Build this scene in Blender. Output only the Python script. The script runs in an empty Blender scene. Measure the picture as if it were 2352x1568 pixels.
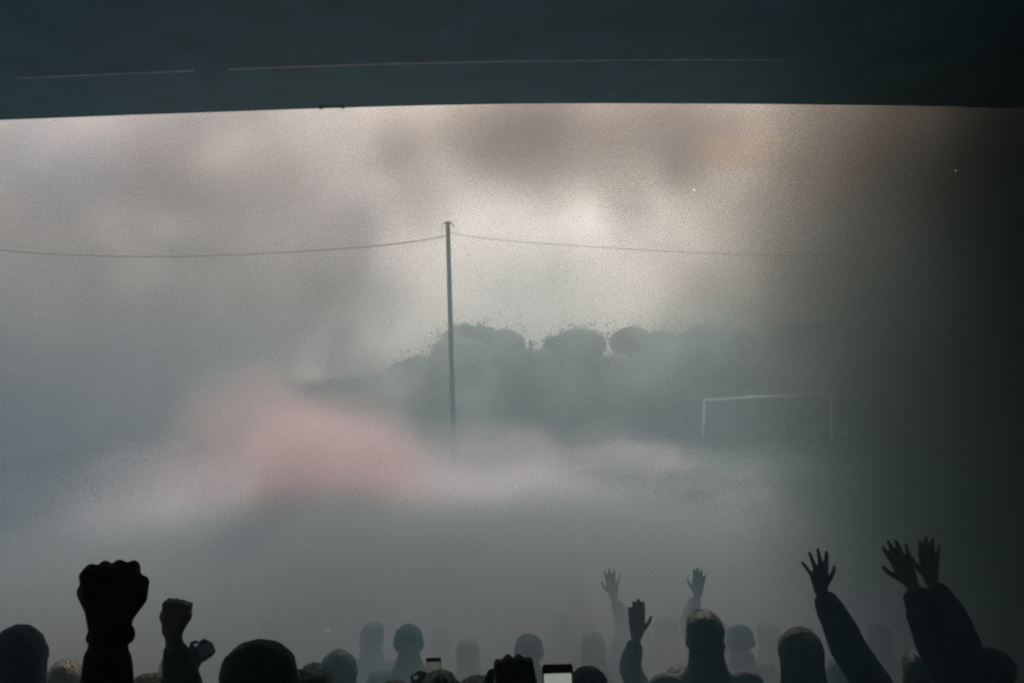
import bpy, bmesh, math, random
from mathutils import Vector, Matrix, Quaternion, noise
random.seed(7)
S = bpy.context.scene
COL = S.collection

# ------------------------------------------------------------------ camera
LENS = 38.0
F = LENS / 36.0 * 2352.0            # focal length in pixels of a 2352 px wide picture
EYE = Vector((0, 0, 3.8))
PITCH, ROLL = math.radians(1.75), math.radians(-1.0)
cam_d = bpy.data.cameras.new('camera'); cam = bpy.data.objects.new('camera', cam_d); COL.objects.link(cam)
cam_d.lens = LENS; cam_d.sensor_width = 36; cam_d.clip_start = 0.05; cam_d.clip_end = 2000
RM = (Matrix.Rotation(math.pi / 2 + PITCH, 3, 'X') @ Matrix.Rotation(ROLL, 3, 'Z'))
cam.matrix_world = Matrix.Translation(EYE) @ RM.to_4x4()
S.camera = cam

def P(px, py, d):
    """point seen at pixel (px, py) of the 2352x1568 view, d metres in front of the camera"""
    v = RM @ Vector(((px - 1176) / F, -(py - 784) / F, -1))
    return EYE + v * (d / v.y)

# ------------------------------------------------------------------ light
SUN_EL, SUN_AZ = math.radians(37), math.radians(6)     # ahead of the camera, a little to the right
w = bpy.data.worlds.new('World'); S.world = w; w.use_nodes = True
nt = w.node_tree; nt.nodes.clear()
sky = nt.nodes.new('ShaderNodeTexSky'); sky.sky_type = 'NISHITA'; sky.sun_disc = False
sky.sun_elevation = SUN_EL; sky.sun_rotation = SUN_AZ
sky.air_density = 1.2; sky.dust_density = 6.0; sky.ozone_density = 1.0; sky.altitude = 50
bg = nt.nodes.new('ShaderNodeBackground'); bg.inputs[1].default_value = 0.08
hs = nt.nodes.new('ShaderNodeHueSaturation'); hs.inputs['Saturation'].default_value = 0.55   # overcast: little colour left
wo = nt.nodes.new('ShaderNodeOutputWorld')
nt.links.new(sky.outputs[0], hs.inputs['Color']); nt.links.new(hs.outputs[0], bg.inputs[0]); nt.links.new(bg.outputs[0], wo.inputs[0])
sl = bpy.data.lights.new('sun', 'SUN'); sl.energy = 3.0; sl.angle = math.radians(0.6); sl.color = (1, 0.92, 0.85)
so = bpy.data.objects.new('sun', sl); COL.objects.link(so)
sd = Vector((math.sin(SUN_AZ) * math.cos(SUN_EL), math.cos(SUN_AZ) * math.cos(SUN_EL), math.sin(SUN_EL)))
so.rotation_euler = sd.to_track_quat('Z', 'Y').to_euler(); so.location = (0, 0, 40)

S.view_settings.view_transform = 'Standard'; S.view_settings.look = 'None'
S.view_settings.gamma = 1; S.view_settings.exposure = 0.38
c = S.cycles
c.volume_bounces = 1; c.max_bounces = 4; c.diffuse_bounces = 2; c.glossy_bounces = 2
c.transparent_max_bounces = 16; c.volume_step_rate = 2.0; c.volume_max_steps = 256
c.use_denoising = True; c.denoising_prefilter = 'NONE'; c.filter_width = 2.4; c.use_adaptive_sampling = True; c.adaptive_threshold = 0.02

# ------------------------------------------------------------------ helpers
def mat(name, col, rough=0.8, noise_scale=None, amp=0.25, bump=0.0, spec=0.3, metallic=0.0, emit=None, es=0.0):
    m = bpy.data.materials.new(name); m.use_nodes = True
    t = m.node_tree; b = t.nodes['Principled BSDF']
    b.inputs['Base Color'].default_value = (*col, 1); b.inputs['Roughness'].default_value = rough
    b.inputs['Specular IOR Level'].default_value = spec; b.inputs['Metallic'].default_value = metallic
    if emit:
        b.inputs['Emission Color'].default_value = (*emit, 1); b.inputs['Emission Strength'].default_value = es
    if noise_scale:
        tc = t.nodes.new('ShaderNodeTexCoord'); n = t.nodes.new('ShaderNodeTexNoise')
        n.inputs['Scale'].default_value = noise_scale; n.inputs['Detail'].default_value = 5
        r = t.nodes.new('ShaderNodeValToRGB')
        r.color_ramp.elements[0].position = 0.3; r.color_ramp.elements[1].position = 0.7
        r.color_ramp.elements[0].color = (*[x * (1 - amp) for x in col], 1)
        r.color_ramp.elements[1].color = (*[min(1, x * (1 + amp)) for x in col], 1)
        t.links.new(tc.outputs['Object'], n.inputs['Vector']); t.links.new(n.outputs[0], r.inputs[0])
        t.links.new(r.outputs[0], b.inputs['Base Color'])
        if bump:
            bp = t.nodes.new('ShaderNodeBump'); bp.inputs['Strength'].default_value = bump; bp.inputs['Distance'].default_value = 0.02
            t.links.new(n.outputs[0], bp.inputs['Height']); t.links.new(bp.outputs[0], b.inputs['Normal'])
    return m

def tag(o, label=None, cat=None, group=None, kind=None):
    if label: o['label'] = label
    if cat: o['category'] = cat
    if group: o['group'] = group
    if kind: o['kind'] = kind
    return o

def empty(name, loc=(0, 0, 0)):
    o = bpy.data.objects.new(name, None); o.location = loc; o.empty_display_size = 0.2; COL.objects.link(o); return o

def link(name, bm, m, parent=None, smooth=False):
    me = bpy.data.meshes.new(name)
    bm.normal_update(); bm.to_mesh(me); bm.free()
    me.materials.append(m)
    if smooth:
        me.polygons.foreach_set('use_smooth', [True] * len(me.polygons))
    o = bpy.data.objects.new(name, me); COL.objects.link(o)
    if parent is not None:
        o.parent = parent
        o.matrix_parent_inverse = Matrix.Translation(parent.location).inverted()
    return o

def box(bm, a, b):
    x0, y0, z0 = a; x1, y1, z1 = b
    v = [bm.verts.new(p) for p in ((x0,y0,z0),(x1,y0,z0),(x1,y1,z0),(x0,y1,z0),(x0,y0,z1),(x1,y0,z1),(x1,y1,z1),(x0,y1,z1))]
    for f in ((0,3,2,1),(4,5,6,7),(0,1,5,4),(1,2,6,5),(2,3,7,6),(3,0,4,7)): bm.faces.new([v[i] for i in f])

def tube(bm, pts, rad, seg=8, caps=True):
    """swept round bar through pts; rad a number or one per point"""
    n = len(pts); rad = [rad] * n if not hasattr(rad, '__len__') else rad
    pts = [Vector(p) for p in pts]; rings = []
    ref = Vector((0, 0, 1))
    for i, p in enumerate(pts):
        t = (pts[min(i + 1, n - 1)] - pts[max(i - 1, 0)]).normalized()
        r = ref if abs(t.dot(ref)) < 0.95 else Vector((1, 0, 0))
        u = t.cross(r).normalized(); v = t.cross(u)
        rings.append([bm.verts.new(p + (u * math.cos(2*math.pi*k/seg) + v * math.sin(2*math.pi*k/seg)) * rad[i]) for k in range(seg)])
    for a, b in zip(rings, rings[1:]):
        for k in range(seg): bm.faces.new((a[k], a[(k+1) % seg], b[(k+1) % seg], b[k]))
    if caps:
        bm.faces.new(rings[0][::-1]); bm.faces.new(rings[-1])

def sweep(bm, prof, path):
    """prof: closed list of (dy, dz); path: list of points; one closed bar"""
    rings = [[bm.verts.new(Vector(p) + Vector((0, y, z))) for y, z in prof] for p in path]
    n = len(prof)
    for a, b in zip(rings, rings[1:]):
        for k in range(n): bm.faces.new((a[k], b[k], b[(k+1) % n], a[(k+1) % n]))
    bm.faces.new(rings[0]); bm.faces.new(rings[-1][::-1])

def lerp_tab(tab, x):
    if x <= tab[0][0]:
        (x0, y0), (x1, y1) = tab[0], tab[1]
    else:
        for (x0, y0), (x1, y1) in zip(tab, tab[1:]):
            if x <= x1: break
    return y0 + (y1 - y0) * (x - x0) / (x1 - x0)

# ------------------------------------------------------------------ ground, pitch, terrace
M_grass = mat('grass_green', (0.045, 0.075, 0.03), 0.9, 0.6, 0.35, 0.3)
M_conc = mat('terrace_concrete', (0.09, 0.09, 0.09), 0.9, 3.0, 0.3, 0.3)
M_line = mat('line_white', (0.7, 0.7, 0.7), 0.8, 8, 0.15)
bm = bmesh.new()
v = [bm.verts.new(p) for p in ((-900, -300, 0), (900, -300, 0), (900, 1500, 0), (-900, 1500, 0))]; bm.faces.new(v)
tag(link('ground', bm, M_grass), 'dark green grass pitch and land under the drifting smoke', kind='structure')

def tread(y):
    """height of the terrace step at distance y"""
    k = math.floor((y + 0.4) / 0.8)
    return max(0.0, EYE.z - 1.95 - 0.152 * k * 1.0 - 0.0) if y < 10.6 else 0.0
bm = bmesh.new()
ks = list(range(-6, 14))
for k in ks:
    y0, z = -0.4 + 0.8 * k, EYE.z - 1.95 - 0.152 * k
    box(bm, (-16, y0, -0.2), (16, y0 + 0.8 - 0.0015, z))
tag(link('terrace', bm, M_conc), 'concrete terrace steps falling away towards the pitch', kind='structure')

# pitch lines
def strip(bm, a, b, wd, z):
    a = Vector((*a[:2], z)); b = Vector((*b[:2], z)); t = (b - a).normalized(); n = Vector((-t.y, t.x, 0)) * wd / 2
    bm.faces.new([bm.verts.new(p) for p in (a - n, b - n, b + n, a + n)])
GL = P(1618, 921, 55); GR = P(1909, 905, 57)          # upper corners of the goal
gb0, gb1 = Vector((GL.x + 0.05, GL.y, 0)), Vector((GR.x, GR.y, 0))
gdir = (gb1 - gb0).normalized()
bm = bmesh.new()
g2 = gb0 + Vector((0, -2.4, 0))
strip(bm, g2 - gdir * 20, g2 + gdir * 32, 0.14, 0.004)
tag(link('goal_line', bm, M_line), 'white painted line on the grass in front of the goal', kind='structure')

# ------------------------------------------------------------------ far wood
_ib = bmesh.new(); bmesh.ops.create_icosphere(_ib, subdivisions=2, radius=1)
ICO = ([v.co.copy() for v in _ib.verts], [[v.index for v in f.verts] for f in _ib.faces]); _ib.free()
def ico(bm, c, r):
    vs = [bm.verts.new((c.x + p.x * r[0], c.y + p.y * r[1], c.z + p.z * r[2])) for p in ICO[0]]
    for f in ICO[1]: bm.faces.new([vs[i] for i in f])
def leafy_mass(bm, c, r, n, size):
    for _ in range(n):
        u = Vector((random.gauss(0, 1), random.gauss(0, 1), random.gauss(0, 1))).normalized() * (random.random() ** 0.5) * random.uniform(0.85, 1.2)
        p = c + Vector((u.x * r.x, u.y * r.y, u.z * r.z)) * (1 + 0.45 * noise.noise(c + u * 3))
        q = Quaternion((random.gauss(0, 1), random.gauss(0, 1), random.gauss(0, 1), random.gauss(0, 1))).normalized()
        s = size * random.uniform(0.5, 1.2)
        vs = [bm.verts.new(p + q @ Vector((x * s, y * s, 0.15 * s * random.uniform(-1, 1)))) for x, y in ((-1, -.3), (0, -.6), (1, 0), (.2, .7), (-.6, .5))]
        bm.faces.new(vs)
M_leaf = mat('far_leaves', (0.02, 0.115, 0.068), 0.9, 0.1, 0.15)
bm = bmesh.new()
rw = random.Random(3)
for i in range(58):
    px = -300 + i * 52 + rw.uniform(-18, 18)
    d = rw.uniform(63, 78)
    top = 724 + 22 * noise.noise(Vector((i * 0.37, 2.1, 0))) + rw.uniform(-5, 8)
    if px < 1060: top += min(130, (1060 - px) * 0.7)
    c_top = P(px, top, d)
    h = c_top.z
    base = Vector((c_top.x, c_top.y, 0))
    lean = Vector((rw.uniform(-.6, .6), rw.uniform(-.5, .5), 0))
    tube(bm, [base, base + lean * 0.4 + Vector((0, 0, h * 0.35)), base + lean + Vector((0, 0, h * 0.8))], [0.28, 0.2, 0.08], 7)
    for k in range(4):
        a = rw.uniform(0, 6.28); s0 = base + lean * 0.5 + Vector((0, 0, h * rw.uniform(.3, .55)))
        tube(bm, [s0, s0 + Vector((math.cos(a) * 1.3, math.sin(a) * 1.3, h * .2))], [0.1, 0.04], 5)
    rr = h * 0.34
    for k in range(5):                                   # undergrowth filling the gaps below the crowns
        cc = base + Vector((rw.uniform(-1.6, 1.6), rw.uniform(-3, 1), h * rw.uniform(.08, .25)))
        ico(bm, cc, (1.5, 1.0, h * .2))
        leafy_mass(bm, cc, Vector((1.7, 1.2, h * 0.2)), 140, 0.14)
    for k in range(6):
        cc = base + lean + Vector((rw.uniform(-1, 1) * rr * .8, rw.uniform(-1, 1) * rr * .6, h * rw.uniform(.3, .78)))
        ico(bm, cc, (rr * .6, rr * .6, h * .15))
        leafy_mass(bm, cc, Vector((rr * .9, rr * .9, h * 0.22)), 300, 0.11)
tag(link('far_wood', bm, M_leaf), 'dark green mass of trees beyond the pitch, half hidden in smoke', 'wood', kind='stuff')

# ------------------------------------------------------------------ stand roof
M_roof = mat('roof_sheet', (0.09, 0.29, 0.36), 0.6, 2.0, 0.2)
M_beam = mat('roof_beam', (0.11, 0.33, 0.40), 0.6, 3.0, 0.15)
M_lit_edge = mat('roof_lit_edge', (0.62, 0.78, 0.85), 0.35, 6, 0.1)  # pale colour stands in for light along the beam edge
EDGE = [(-900, 330), (0, 276), (300, 264.5), (500, 257.5), (730, 249.5), (950, 243), (1176, 238.5), (1400, 237.5), (1726, 239), (2116, 243.5), (2352, 249), (3300, 275)]
LIT_EDGE = [(-900, 215), (0, 176.5), (45, 174.5), (440, 157.5), (520, 154.5), (665, 149), (920, 141), (1176, 136), (1601, 132), (1706, 133.5), (2352, 141), (3300, 165)]
NX = 70
DE, DT = 9.0, 7.9
edge = [P(-900 + 4200 * i / NX, lerp_tab(EDGE, -900 + 4200 * i / NX), DE) for i in range(NX + 1)]
# the beam's rear lower arris: same height as the front one, so its own distance follows from where it is seen
rear = []
for i, e in enumerate(edge):
    px = -900 + 4200 * i / NX
    q = P(px, lerp_tab(LIT_EDGE, px), 1.0) - EYE
    rear.append(EYE + q * ((e.z - EYE.z) / q.z))
roof = empty('stand_roof', (0, 4, 5.8))
tag(roof, 'dark underside of the stand roof along the top, with a thin strip coloured as a lit edge', 'roof')
bm = bmesh.new()
A = [bm.verts.new(p) for p in edge]; B = [bm.verts.new(p) for p in rear]
C_ = [bm.verts.new(p + Vector((0, 0, 0.03))) for p in rear]; D_ = [bm.verts.new(p + Vector((0, 0.0, 0.55))) for p in edge]
for i in range(NX):
    bm.faces.new((A[i], B[i], B[i+1], A[i+1])); bm.faces.new((B[i], C_[i], C_[i+1], B[i+1]))
    bm.faces.new((C_[i], D_[i], D_[i+1], C_[i+1])); bm.faces.new((D_[i], A[i], A[i+1], D_[i+1]))
bm.faces.new((A[0], D_[0], C_[0], B[0])); bm.faces.new((A[-1], B[-1], C_[-1], D_[-1]))
link('fascia_beam', bm, M_beam, roof)
# strips along the beam edge, coloured pale to paint in caught light
def lit_edge(px0, px1, dz, wd=0.035):
    pts = []
    n = max(2, int((px1 - px0) / 40))
    for k in range(n + 1):
        px = px0 + (px1 - px0) * k / n
        q = P(px, lerp_tab(LIT_EDGE, px), 1.0) - EYE
        zz = P(px, lerp_tab(EDGE, px), DE).z
        pts.append(EYE + q * ((zz - EYE.z) / q.z) + Vector((0, 0.03, dz)))
    b = bmesh.new(); sweep(b, [(-wd / 2, -.005), (-wd / 2, .001), (wd / 2, .001), (wd / 2, -.005)], pts); link('lit_edge_strip', b, M_lit_edge, roof)
lit_edge(30, 385, -0.0025, 0.025); lit_edge(388, 441, -0.004, 0.035); lit_edge(520, 1120, -0.0025, 0.032); lit_edge(1124, 1800, -0.0025, 0.022)
# bracket hanging under the edge
bm = bmesh.new()
b0, b1 = P(735, 249, DE), P(793, 247, DE)
t_ = (b1 - b0)
box(bm, (b0.x, DE - 0.10, b0.z - 0.006), (b1.x, DE - 0.02, b0.z + 0.02))
box(bm, (b0.x, DE - 0.09, b0.z - 0.016), (b0.x + 0.035, DE - 0.03, b0.z - 0.004))
box(bm, (b1.x - 0.03, DE - 0.09, b0.z - 0.014), (b1.x, DE - 0.03, b0.z - 0.004))
link('bracket', bm, M_beam, roof)
# ribbed ceiling sheets from the beam back over the terrace
bm = bmesh.new()
ys = [0, -3.0, -6.2, -9.4, -13.0]
rows = []
NR = 280
for j, yy in enumerate(ys):
    row = []
    for i in range(NR + 1):
        t = i / NR * NX; k = min(NX - 1, int(t)); p = rear[k].lerp(rear[k+1], t - k)
        rib = 0.002 if (i % 4) in (0, 1) else 0.0
        row.append(bm.verts.new(p + Vector((0, yy, 0.035 + rib + 0.10 * (-yy) / 3))))
    rows.append(row)
for a, b in zip(rows, rows[1:]):
    for i in range(NR): bm.faces.new((a[i], a[i+1], b[i+1], b[i]))
o = link('ceiling_sheet', bm, M_roof, roof)
md = o.modifiers.new('thick', 'SOLIDIFY'); md.thickness = 0.05; md.offset = 1
# purlins under the sheets
for yy in (-2.2, -4.8, -7.4, -10):
    bm = bmesh.new()
    sweep(bm, [(-.04, -.05), (.04, -.05), (.04, 0), (-.04, 0)], [p + Vector((0, yy, 0.030 + 0.10 * (-yy) / 3)) for p in rear])
    link('purlin', bm, M_beam, roof)
# unseen rear and side walls, added to keep the stand dark inside
M_wall = mat('shade_wall', (0.10, 0.10, 0.10), 0.9, 2.0, 0.2)
bm = bmesh.new(); box(bm, (-17, -5.6, 0), (17, -5.3, 7.2)); tag(link('rear_shade_wall', bm, M_wall), 'unseen dark wall added at the back to shade the stand', 'wall')
for x, lb in ((-12.3, 'unseen dark end wall added on the far left to shade the stand'), (9.6, 'unseen dark end wall added beyond the right edge to shade the stand')):
    bm = bmesh.new(); box(bm, (x, -5.3, 0), (x + 0.3, 6.0, 6.4)); tag(link('end_shade_wall', bm, M_wall), lb, 'wall')

# ------------------------------------------------------------------ catch-net pole with its wires
M_steel = mat('pole_steel', (0.09, 0.11, 0.11), 0.6, 4, 0.2)
M_wire = mat('wire_dark', (0.03, 0.03, 0.03), 0.6)
PD = 36.0
ptop, pbot = P(1028.5, 512, PD), P(1045, 1135, PD)
pbot = pbot + (pbot - ptop) * ((0 - pbot.z) / (pbot - ptop).z)
pole = empty('net_pole', (pbot.x, pbot.y, 0))
tag(pole, 'tall slim steel pole standing in the smoke with wires strung to both sides', 'pole')
ax = ptop - pbot
bm = bmesh.new(); tube(bm, [pbot, pbot.lerp(ptop, .5), ptop], [0.092, 0.082, 0.074], 16); link('shaft', bm, M_steel, pole, True)
bm = bmesh.new(); tube(bm, [ptop + Vector((0, 0, -.02)), ptop + Vector((0, 0, .03)), ptop + Vector((0, 0, .045))], [0.11, 0.11, 0.05], 16); link('cap', bm, M_steel, pole, True)
for s in (-1, 1):
    bm = bmesh.new()
    tube(bm, [ptop + Vector((s * .08, 0, .01)), ptop + Vector((s * .125, 0, -.01)), ptop + Vector((s * .165, 0, -.06)), ptop + Vector((s * .20, 0, -.14)), ptop + Vector((s * .215, 0, -.2))], [.016, .016, .014, .01, .008], 8)
    link('hook', bm, M_steel, pole)
def wire(pts, r, label, grp=None):
    b = bmesh.new(); dense = []
    P3 = [pts[0]] + pts + [pts[-1]]
    for a, b_, c_, d_ in zip(P3, P3[1:], P3[2:], P3[3:]):
        for k in range(6):
            t = k / 6
            dense.append(0.5 * ((2 * b_) + (c_ - a) * t + (2 * a - 5 * b_ + 4 * c_ - d_) * t * t + (3 * b_ - a - 3 * c_ + d_) * t ** 3))
    dense.append(pts[-1])
    tube(b, dense, r, 6)
    return tag(link('span_wire', b, M_wire), label, 'wire', grp)
wire([P(x, y, d) for x, y, d in ((-260, 548, 33), (0, 574.5, 34), (130, 584, 34.4), (280, 589, 34.8), (420, 589, 35.1), (560, 584.5, 35.3), (700, 577, 35.5), (850, 566, 35.7), (960, 553.5, 35.9), (1024, 541.5, 36))], 0.017, 'thin sagging wire running from the pole out to the left edge')
wire([P(x, y, d) for x, y, d in ((1032, 533, 36), (1060, 539.5, 36.2), (1130, 549.5, 36.6), (1250, 560, 37.2), (1400, 569.5, 38), (1550, 578, 39), (1700, 584, 40), (1900, 588, 41.3), (2150, 588, 43))], 0.010, 'thin wire running from the pole to the right into the smoke')
def guy(x0, y0, x1, label):
    g = P(x1, 1114, 39); e = Vector((g.x, g.y, 0)); t = P(x0, y0, 36)
    wire([t, t.lerp(e, .33) + Vector((0, 0, -.02)), t.lerp(e, .66) + Vector((0, 0, -.02)), e], 0.0032, label, 'guy wires')
guy(1024, 520, 690, 'faint guy wire slanting down from the pole to the left')
guy(1032, 505, 1359, 'faint guy wire slanting down from the pole to the right')

# ------------------------------------------------------------------ goal
M_goal = mat('goal_white', (0.95, 0.95, 0.93), 0.35, 5, 0.03, metallic=0.5)
goal = empty('football_goal', (GL.x, GL.y, 0)); tag(goal, 'white football goal frame fading into the smoke at right', 'goal')
bm = bmesh.new(); tube(bm, [Vector((GL.x - .16, GL.y, 0)), GL + Vector((0, 0, 0.0))], 0.07, 12); link('post', bm, M_goal, goal, True)
bm = bmesh.new(); tube(bm, [Vector((GR.x - .05, GR.y, 0)), GR], 0.06, 12); link('post', bm, M_goal, goal, True)
bm = bmesh.new(); gd = (GR - GL).normalized(); tube(bm, [GL - gd * .07 + Vector((0,0,.05)), GR + gd * .07 + Vector((0,0,.05))], 0.075, 12); link('crossbar', bm, M_goal, goal, True)
# net and its stays
M_net = mat('net_grey', (0.25, 0.25, 0.25), 0.8)
bm = bmesh.new()
back = Vector((-gdir.y, gdir.x, 0)) * 1.8
b0, b1 = Vector((GL.x, GL.y, 0)) + back, Vector((GR.x, GR.y, 0)) + back
for k in range(25):
    t = k / 24; a = GL.lerp(GR, t); b = b0.lerp(b1, t)
    tube(bm, [a, a + back * .45 + Vector((0, 0, -.25)), b], 0.004, 3, False)
for k in range(1, 10):
    t = k / 10
    def q(u):
        a = GL.lerp(GR, u); m = a + back * .45 + Vector((0, 0, -.25)); b = b0.lerp(b1, u)
        return a.lerp(m, t * 3) if t < 1/3 else m.lerp(b, (t - 1/3) * 1.5)
    tube(bm, [q(0), q(.5), q(1)], 0.004, 3, False)
link('net', bm, M_net, goal)

# ------------------------------------------------------------------ people
M_skin = mat('skin', (0.13, 0.085, 0.068), 0.6, 30, 0.12, 0.1)
M_skin_backlit = mat('skin_backlit', (0.02, 0.02, 0.022), 0.8, 60, 0.3, 0.4)  # bare skin coloured near black, backlit shade put into the colour
def cloth(name, c): return mat(name, c, 0.9, 45, 0.25, 0.5)
CL = [cloth('cloth_black', (0.015, 0.016, 0.018)), cloth('cloth_navy', (0.02, 0.027, 0.045)), cloth('cloth_green', (0.02, 0.035, 0.03)),
      cloth('cloth_grey', (0.05, 0.052, 0.055)), cloth('cloth_brown', (0.05, 0.035, 0.025))]
M_trs = cloth('trouser_cloth', (0.02, 0.022, 0.03)); M_shoe = mat('shoe_leather', (0.02, 0.02, 0.02), 0.5, 20, 0.2)
HAIR = {'dark': mat('hair_dark', (0.015, 0.012, 0.01), 0.6, 90, 0.5, 0.8), 'brown': mat('hair_brown', (0.035, 0.022, 0.014), 0.6, 90, 0.5, 0.8),
        'fair': mat('hair_fair', (0.28, 0.20, 0.11), 0.6, 90, 0.4, 0.8), 'knit': mat('knit_wool', (0.02, 0.022, 0.026), 0.95, 120, 0.5, 0.9),
        'capcloth': mat('cap_cloth', (0.02, 0.03, 0.028), 0.8, 60, 0.2, 0.3)}

TMP = bpy.data.scenes.new('workbench')          # shapes are fused here, then the scratch scene is removed
def cap_seg(bm, a, b, ra, rb, seg=12):
    """closed tapered bar with round ends"""
    a, b = Vector(a), Vector(b); t = b - a; L = t.length
    if L < 1e-6: t = Vector((0, 0, 1)); L = 1e-6
    t = t / L
    r = Vector((0, 0, 1)) if abs(t.z) < 0.9 else Vector((1, 0, 0))
    u = t.cross(r).normalized(); v = t.cross(u)
    prof = [(-ra * math.cos(q), ra * math.sin(q)) for q in (0.35, 0.75, 1.15, 1.57)] + [(L + rb * math.sin(q), rb * math.cos(q)) for q in (0.0, 0.42, 0.82, 1.22)]
    rings = [[bm.verts.new(a + t * h + (u * math.cos(2*math.pi*k/seg) + v * math.sin(2*math.pi*k/seg)) * rr) for k in range(seg)] for h, rr in prof]
    for p, q in zip(rings, rings[1:]):
        for k in range(seg): bm.faces.new((p[k], q[k], q[(k+1) % seg], p[(k+1) % seg]))
    p0 = bm.verts.new(a - t * ra); p1 = bm.verts.new(a + t * (L + rb))
    for k in range(seg):
        bm.faces.new((p0, rings[0][k], rings[0][(k+1) % seg])); bm.faces.new((p1, rings[-1][(k+1) % seg], rings[-1][k]))

def ell(bm, c, r, rot=None):
    n0 = len(bm.verts)
    M = Matrix.Translation(Vector(c)) @ (rot.to_4x4() if rot is not None else Matrix.Identity(4)) @ Matrix.Diagonal((*r, 1))
    bmesh.ops.create_icosphere(bm, subdivisions=2, radius=1.0, matrix=M)

def chain(bm, pts, rad):
    for i in range(len(pts) - 1): cap_seg(bm, pts[i], pts[i+1], rad[i], rad[i+1])

def fused(name, bm, m, voxel, parent, smooth=3, rough=0.0, nsc=20.0):
    """union of closed shapes as one continuous skin"""
    bmesh.ops.recalc_face_normals(bm, faces=bm.faces)
    me = bpy.data.meshes.new('tmp'); bm.to_mesh(me); bm.free()
    o = bpy.data.objects.new('tmp', me); TMP.collection.objects.link(o)
    r = o.modifiers.new('r', 'REMESH'); r.mode = 'VOXEL'; r.voxel_size = voxel; r.use_smooth_shade = True
    s = o.modifiers.new('s', 'SMOOTH'); s.factor = 0.6; s.iterations = smooth
    with bpy.context.temp_override(scene=TMP, view_layer=TMP.view_layers[0]): dg = bpy.context.evaluated_depsgraph_get()
    new = bpy.data.meshes.new_from_object(o.evaluated_get(dg))
    bpy.data.objects.remove(o); bpy.data.meshes.remove(me)
    new.name = name; new.materials.clear(); new.materials.append(m)
    if rough:
        nn = len(new.vertices); co = [0.0] * (3 * nn); no = [0.0] * (3 * nn)
        new.vertices.foreach_get('co', co); new.vertices.foreach_get('normal', no)
        for i in range(0, 3 * nn, 3):
            q = Vector(co[i:i+3]) * nsc; h = rough * (noise.noise(q) + 0.5 * noise.noise(q * 2.3))
            co[i] += no[i] * h; co[i+1] += no[i+1] * h; co[i+2] += no[i+2] * h
        new.vertices.foreach_set('co', co); new.update()
    ob = bpy.data.objects.new(name, new); COL.objects.link(ob)
    ob.parent = parent; ob.matrix_parent_inverse = Matrix.Translation(parent.location).inverted()
    return ob

def hand(bm, wrist, up, across, style, s=1.0, thumb=1, spread=1.0):
    """wrist point; up = towards the fingers, across = towards the thumb side, palm faces up x across direction"""
    up = up.normalized(); across = (across - up * across.dot(up)).normalized(); nrm = up.cross(across) * thumb   # palm side
    def W_(x, y, z): return wrist + (across * x + nrm * y + up * z) * s
    if style == 'open':
        mc = [(0.034, 0.090), (0.012, 0.094), (-0.010, 0.090), (-0.031, 0.080)]
        ln = [(.040, .026, .020), (.045, .029, .021), (.041, .027, .021), (.032, .020, .018)]
        sp = [a * spread for a in (0.16, 0.02, -0.14, -0.42)]
        for (x, z), l3, a in zip(mc, ln, sp):
            cap_seg(bm, W_(x * .45, 0, 0.005), W_(x, 0, z), .017 * s, .0115 * s)
            p = (x, 0.0, z); bend = 0.08; rr = .0106 if x > -.03 else .0092
            pts = [W_(*p)]
            for l in l3:
                p = (p[0] + math.sin(a) * l * math.cos(bend), p[1] + math.sin(bend) * l, p[2] + math.cos(a) * l * math.cos(bend)); pts.append(W_(*p)); bend += .16
            chain(bm, pts, [rr * s * 1.06, rr * s, rr * s * .92, rr * s * .78])
        cap_seg(bm, W_(.012, .004, .02), W_(.030, .010, .045), .018 * s, .0145 * s)
        chain(bm, [W_(.020, .008, .022), W_(.048, .012, .050), W_(.068, .012, .078), W_(.076, .010, .102)], [.016 * s, .0125 * s, .0108 * s, .0085 * s])
        cap_seg(bm, W_(-.012, .004, .012), W_(-.026, .004, .055), .016 * s, .013 * s)
    elif style == 'fist':
        for i, (x, z) in enumerate(((.0355, .0855), (.0125, .0885), (-.0110, .088), (-.0335, .0845))):
            cap_seg(bm, W_(x * .5, 0, 0.0), W_(x, -.004, z - .006), .018 * s, .0110 * s)
            r = .0108 * s
            chain(bm, [W_(x, -.004, z), W_(x * .98, .026, z + .006), W_(x * .93, .036, z - .026), W_(x * .9, .014, z - .036)], [r * 1.12, r * 1.08, r, r * .9])
        ell(bm, W_(0, .010, .045), (.040 * s, .022 * s, .042 * s), Matrix((across, nrm, up)).transposed())
        cap_seg(bm, W_(-.014, .006, .004), W_(-.036, .010, .058), .016 * s, .0175 * s)       # heel of the hand
        chain(bm, [W_(.022, .006, .018), W_(.044, .014, .042), W_(.046, .034, .064), W_(.022, .048, .064)], [.017 * s, .0145 * s, .0122 * s, .0105 * s])
    elif style == 'grip':          # fingers closed round a thin slab held upright (a phone)
        cap_seg(bm, W_(0, 0, 0), W_(.028, 0, .070), .018 * s, .015 * s); cap_seg(bm, W_(0, 0, 0), W_(-.026, 0, .070), .018 * s, .014 * s)
        cap_seg(bm, W_(0, 0, 0), W_(0, 0, .074), .02 * s, .017 * s)
        for x, z in ((.034, .080), (.012, .086), (-.010, .082), (-.030, .073)):
            chain(bm, [W_(x, 0, z), W_(x * 1.0, .020, z + .030), W_(x, .044, z + .034), W_(x, .058, z + .016)], [.0115 * s, .010 * s, .0092 * s, .0078 * s])
        chain(bm, [W_(.018, .006, .02), W_(.050, .020, .046), W_(.062, .040, .070), W_(.052, .052, .094)], [.017 * s, .0135 * s, .0115 * s, .009 * s])

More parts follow.
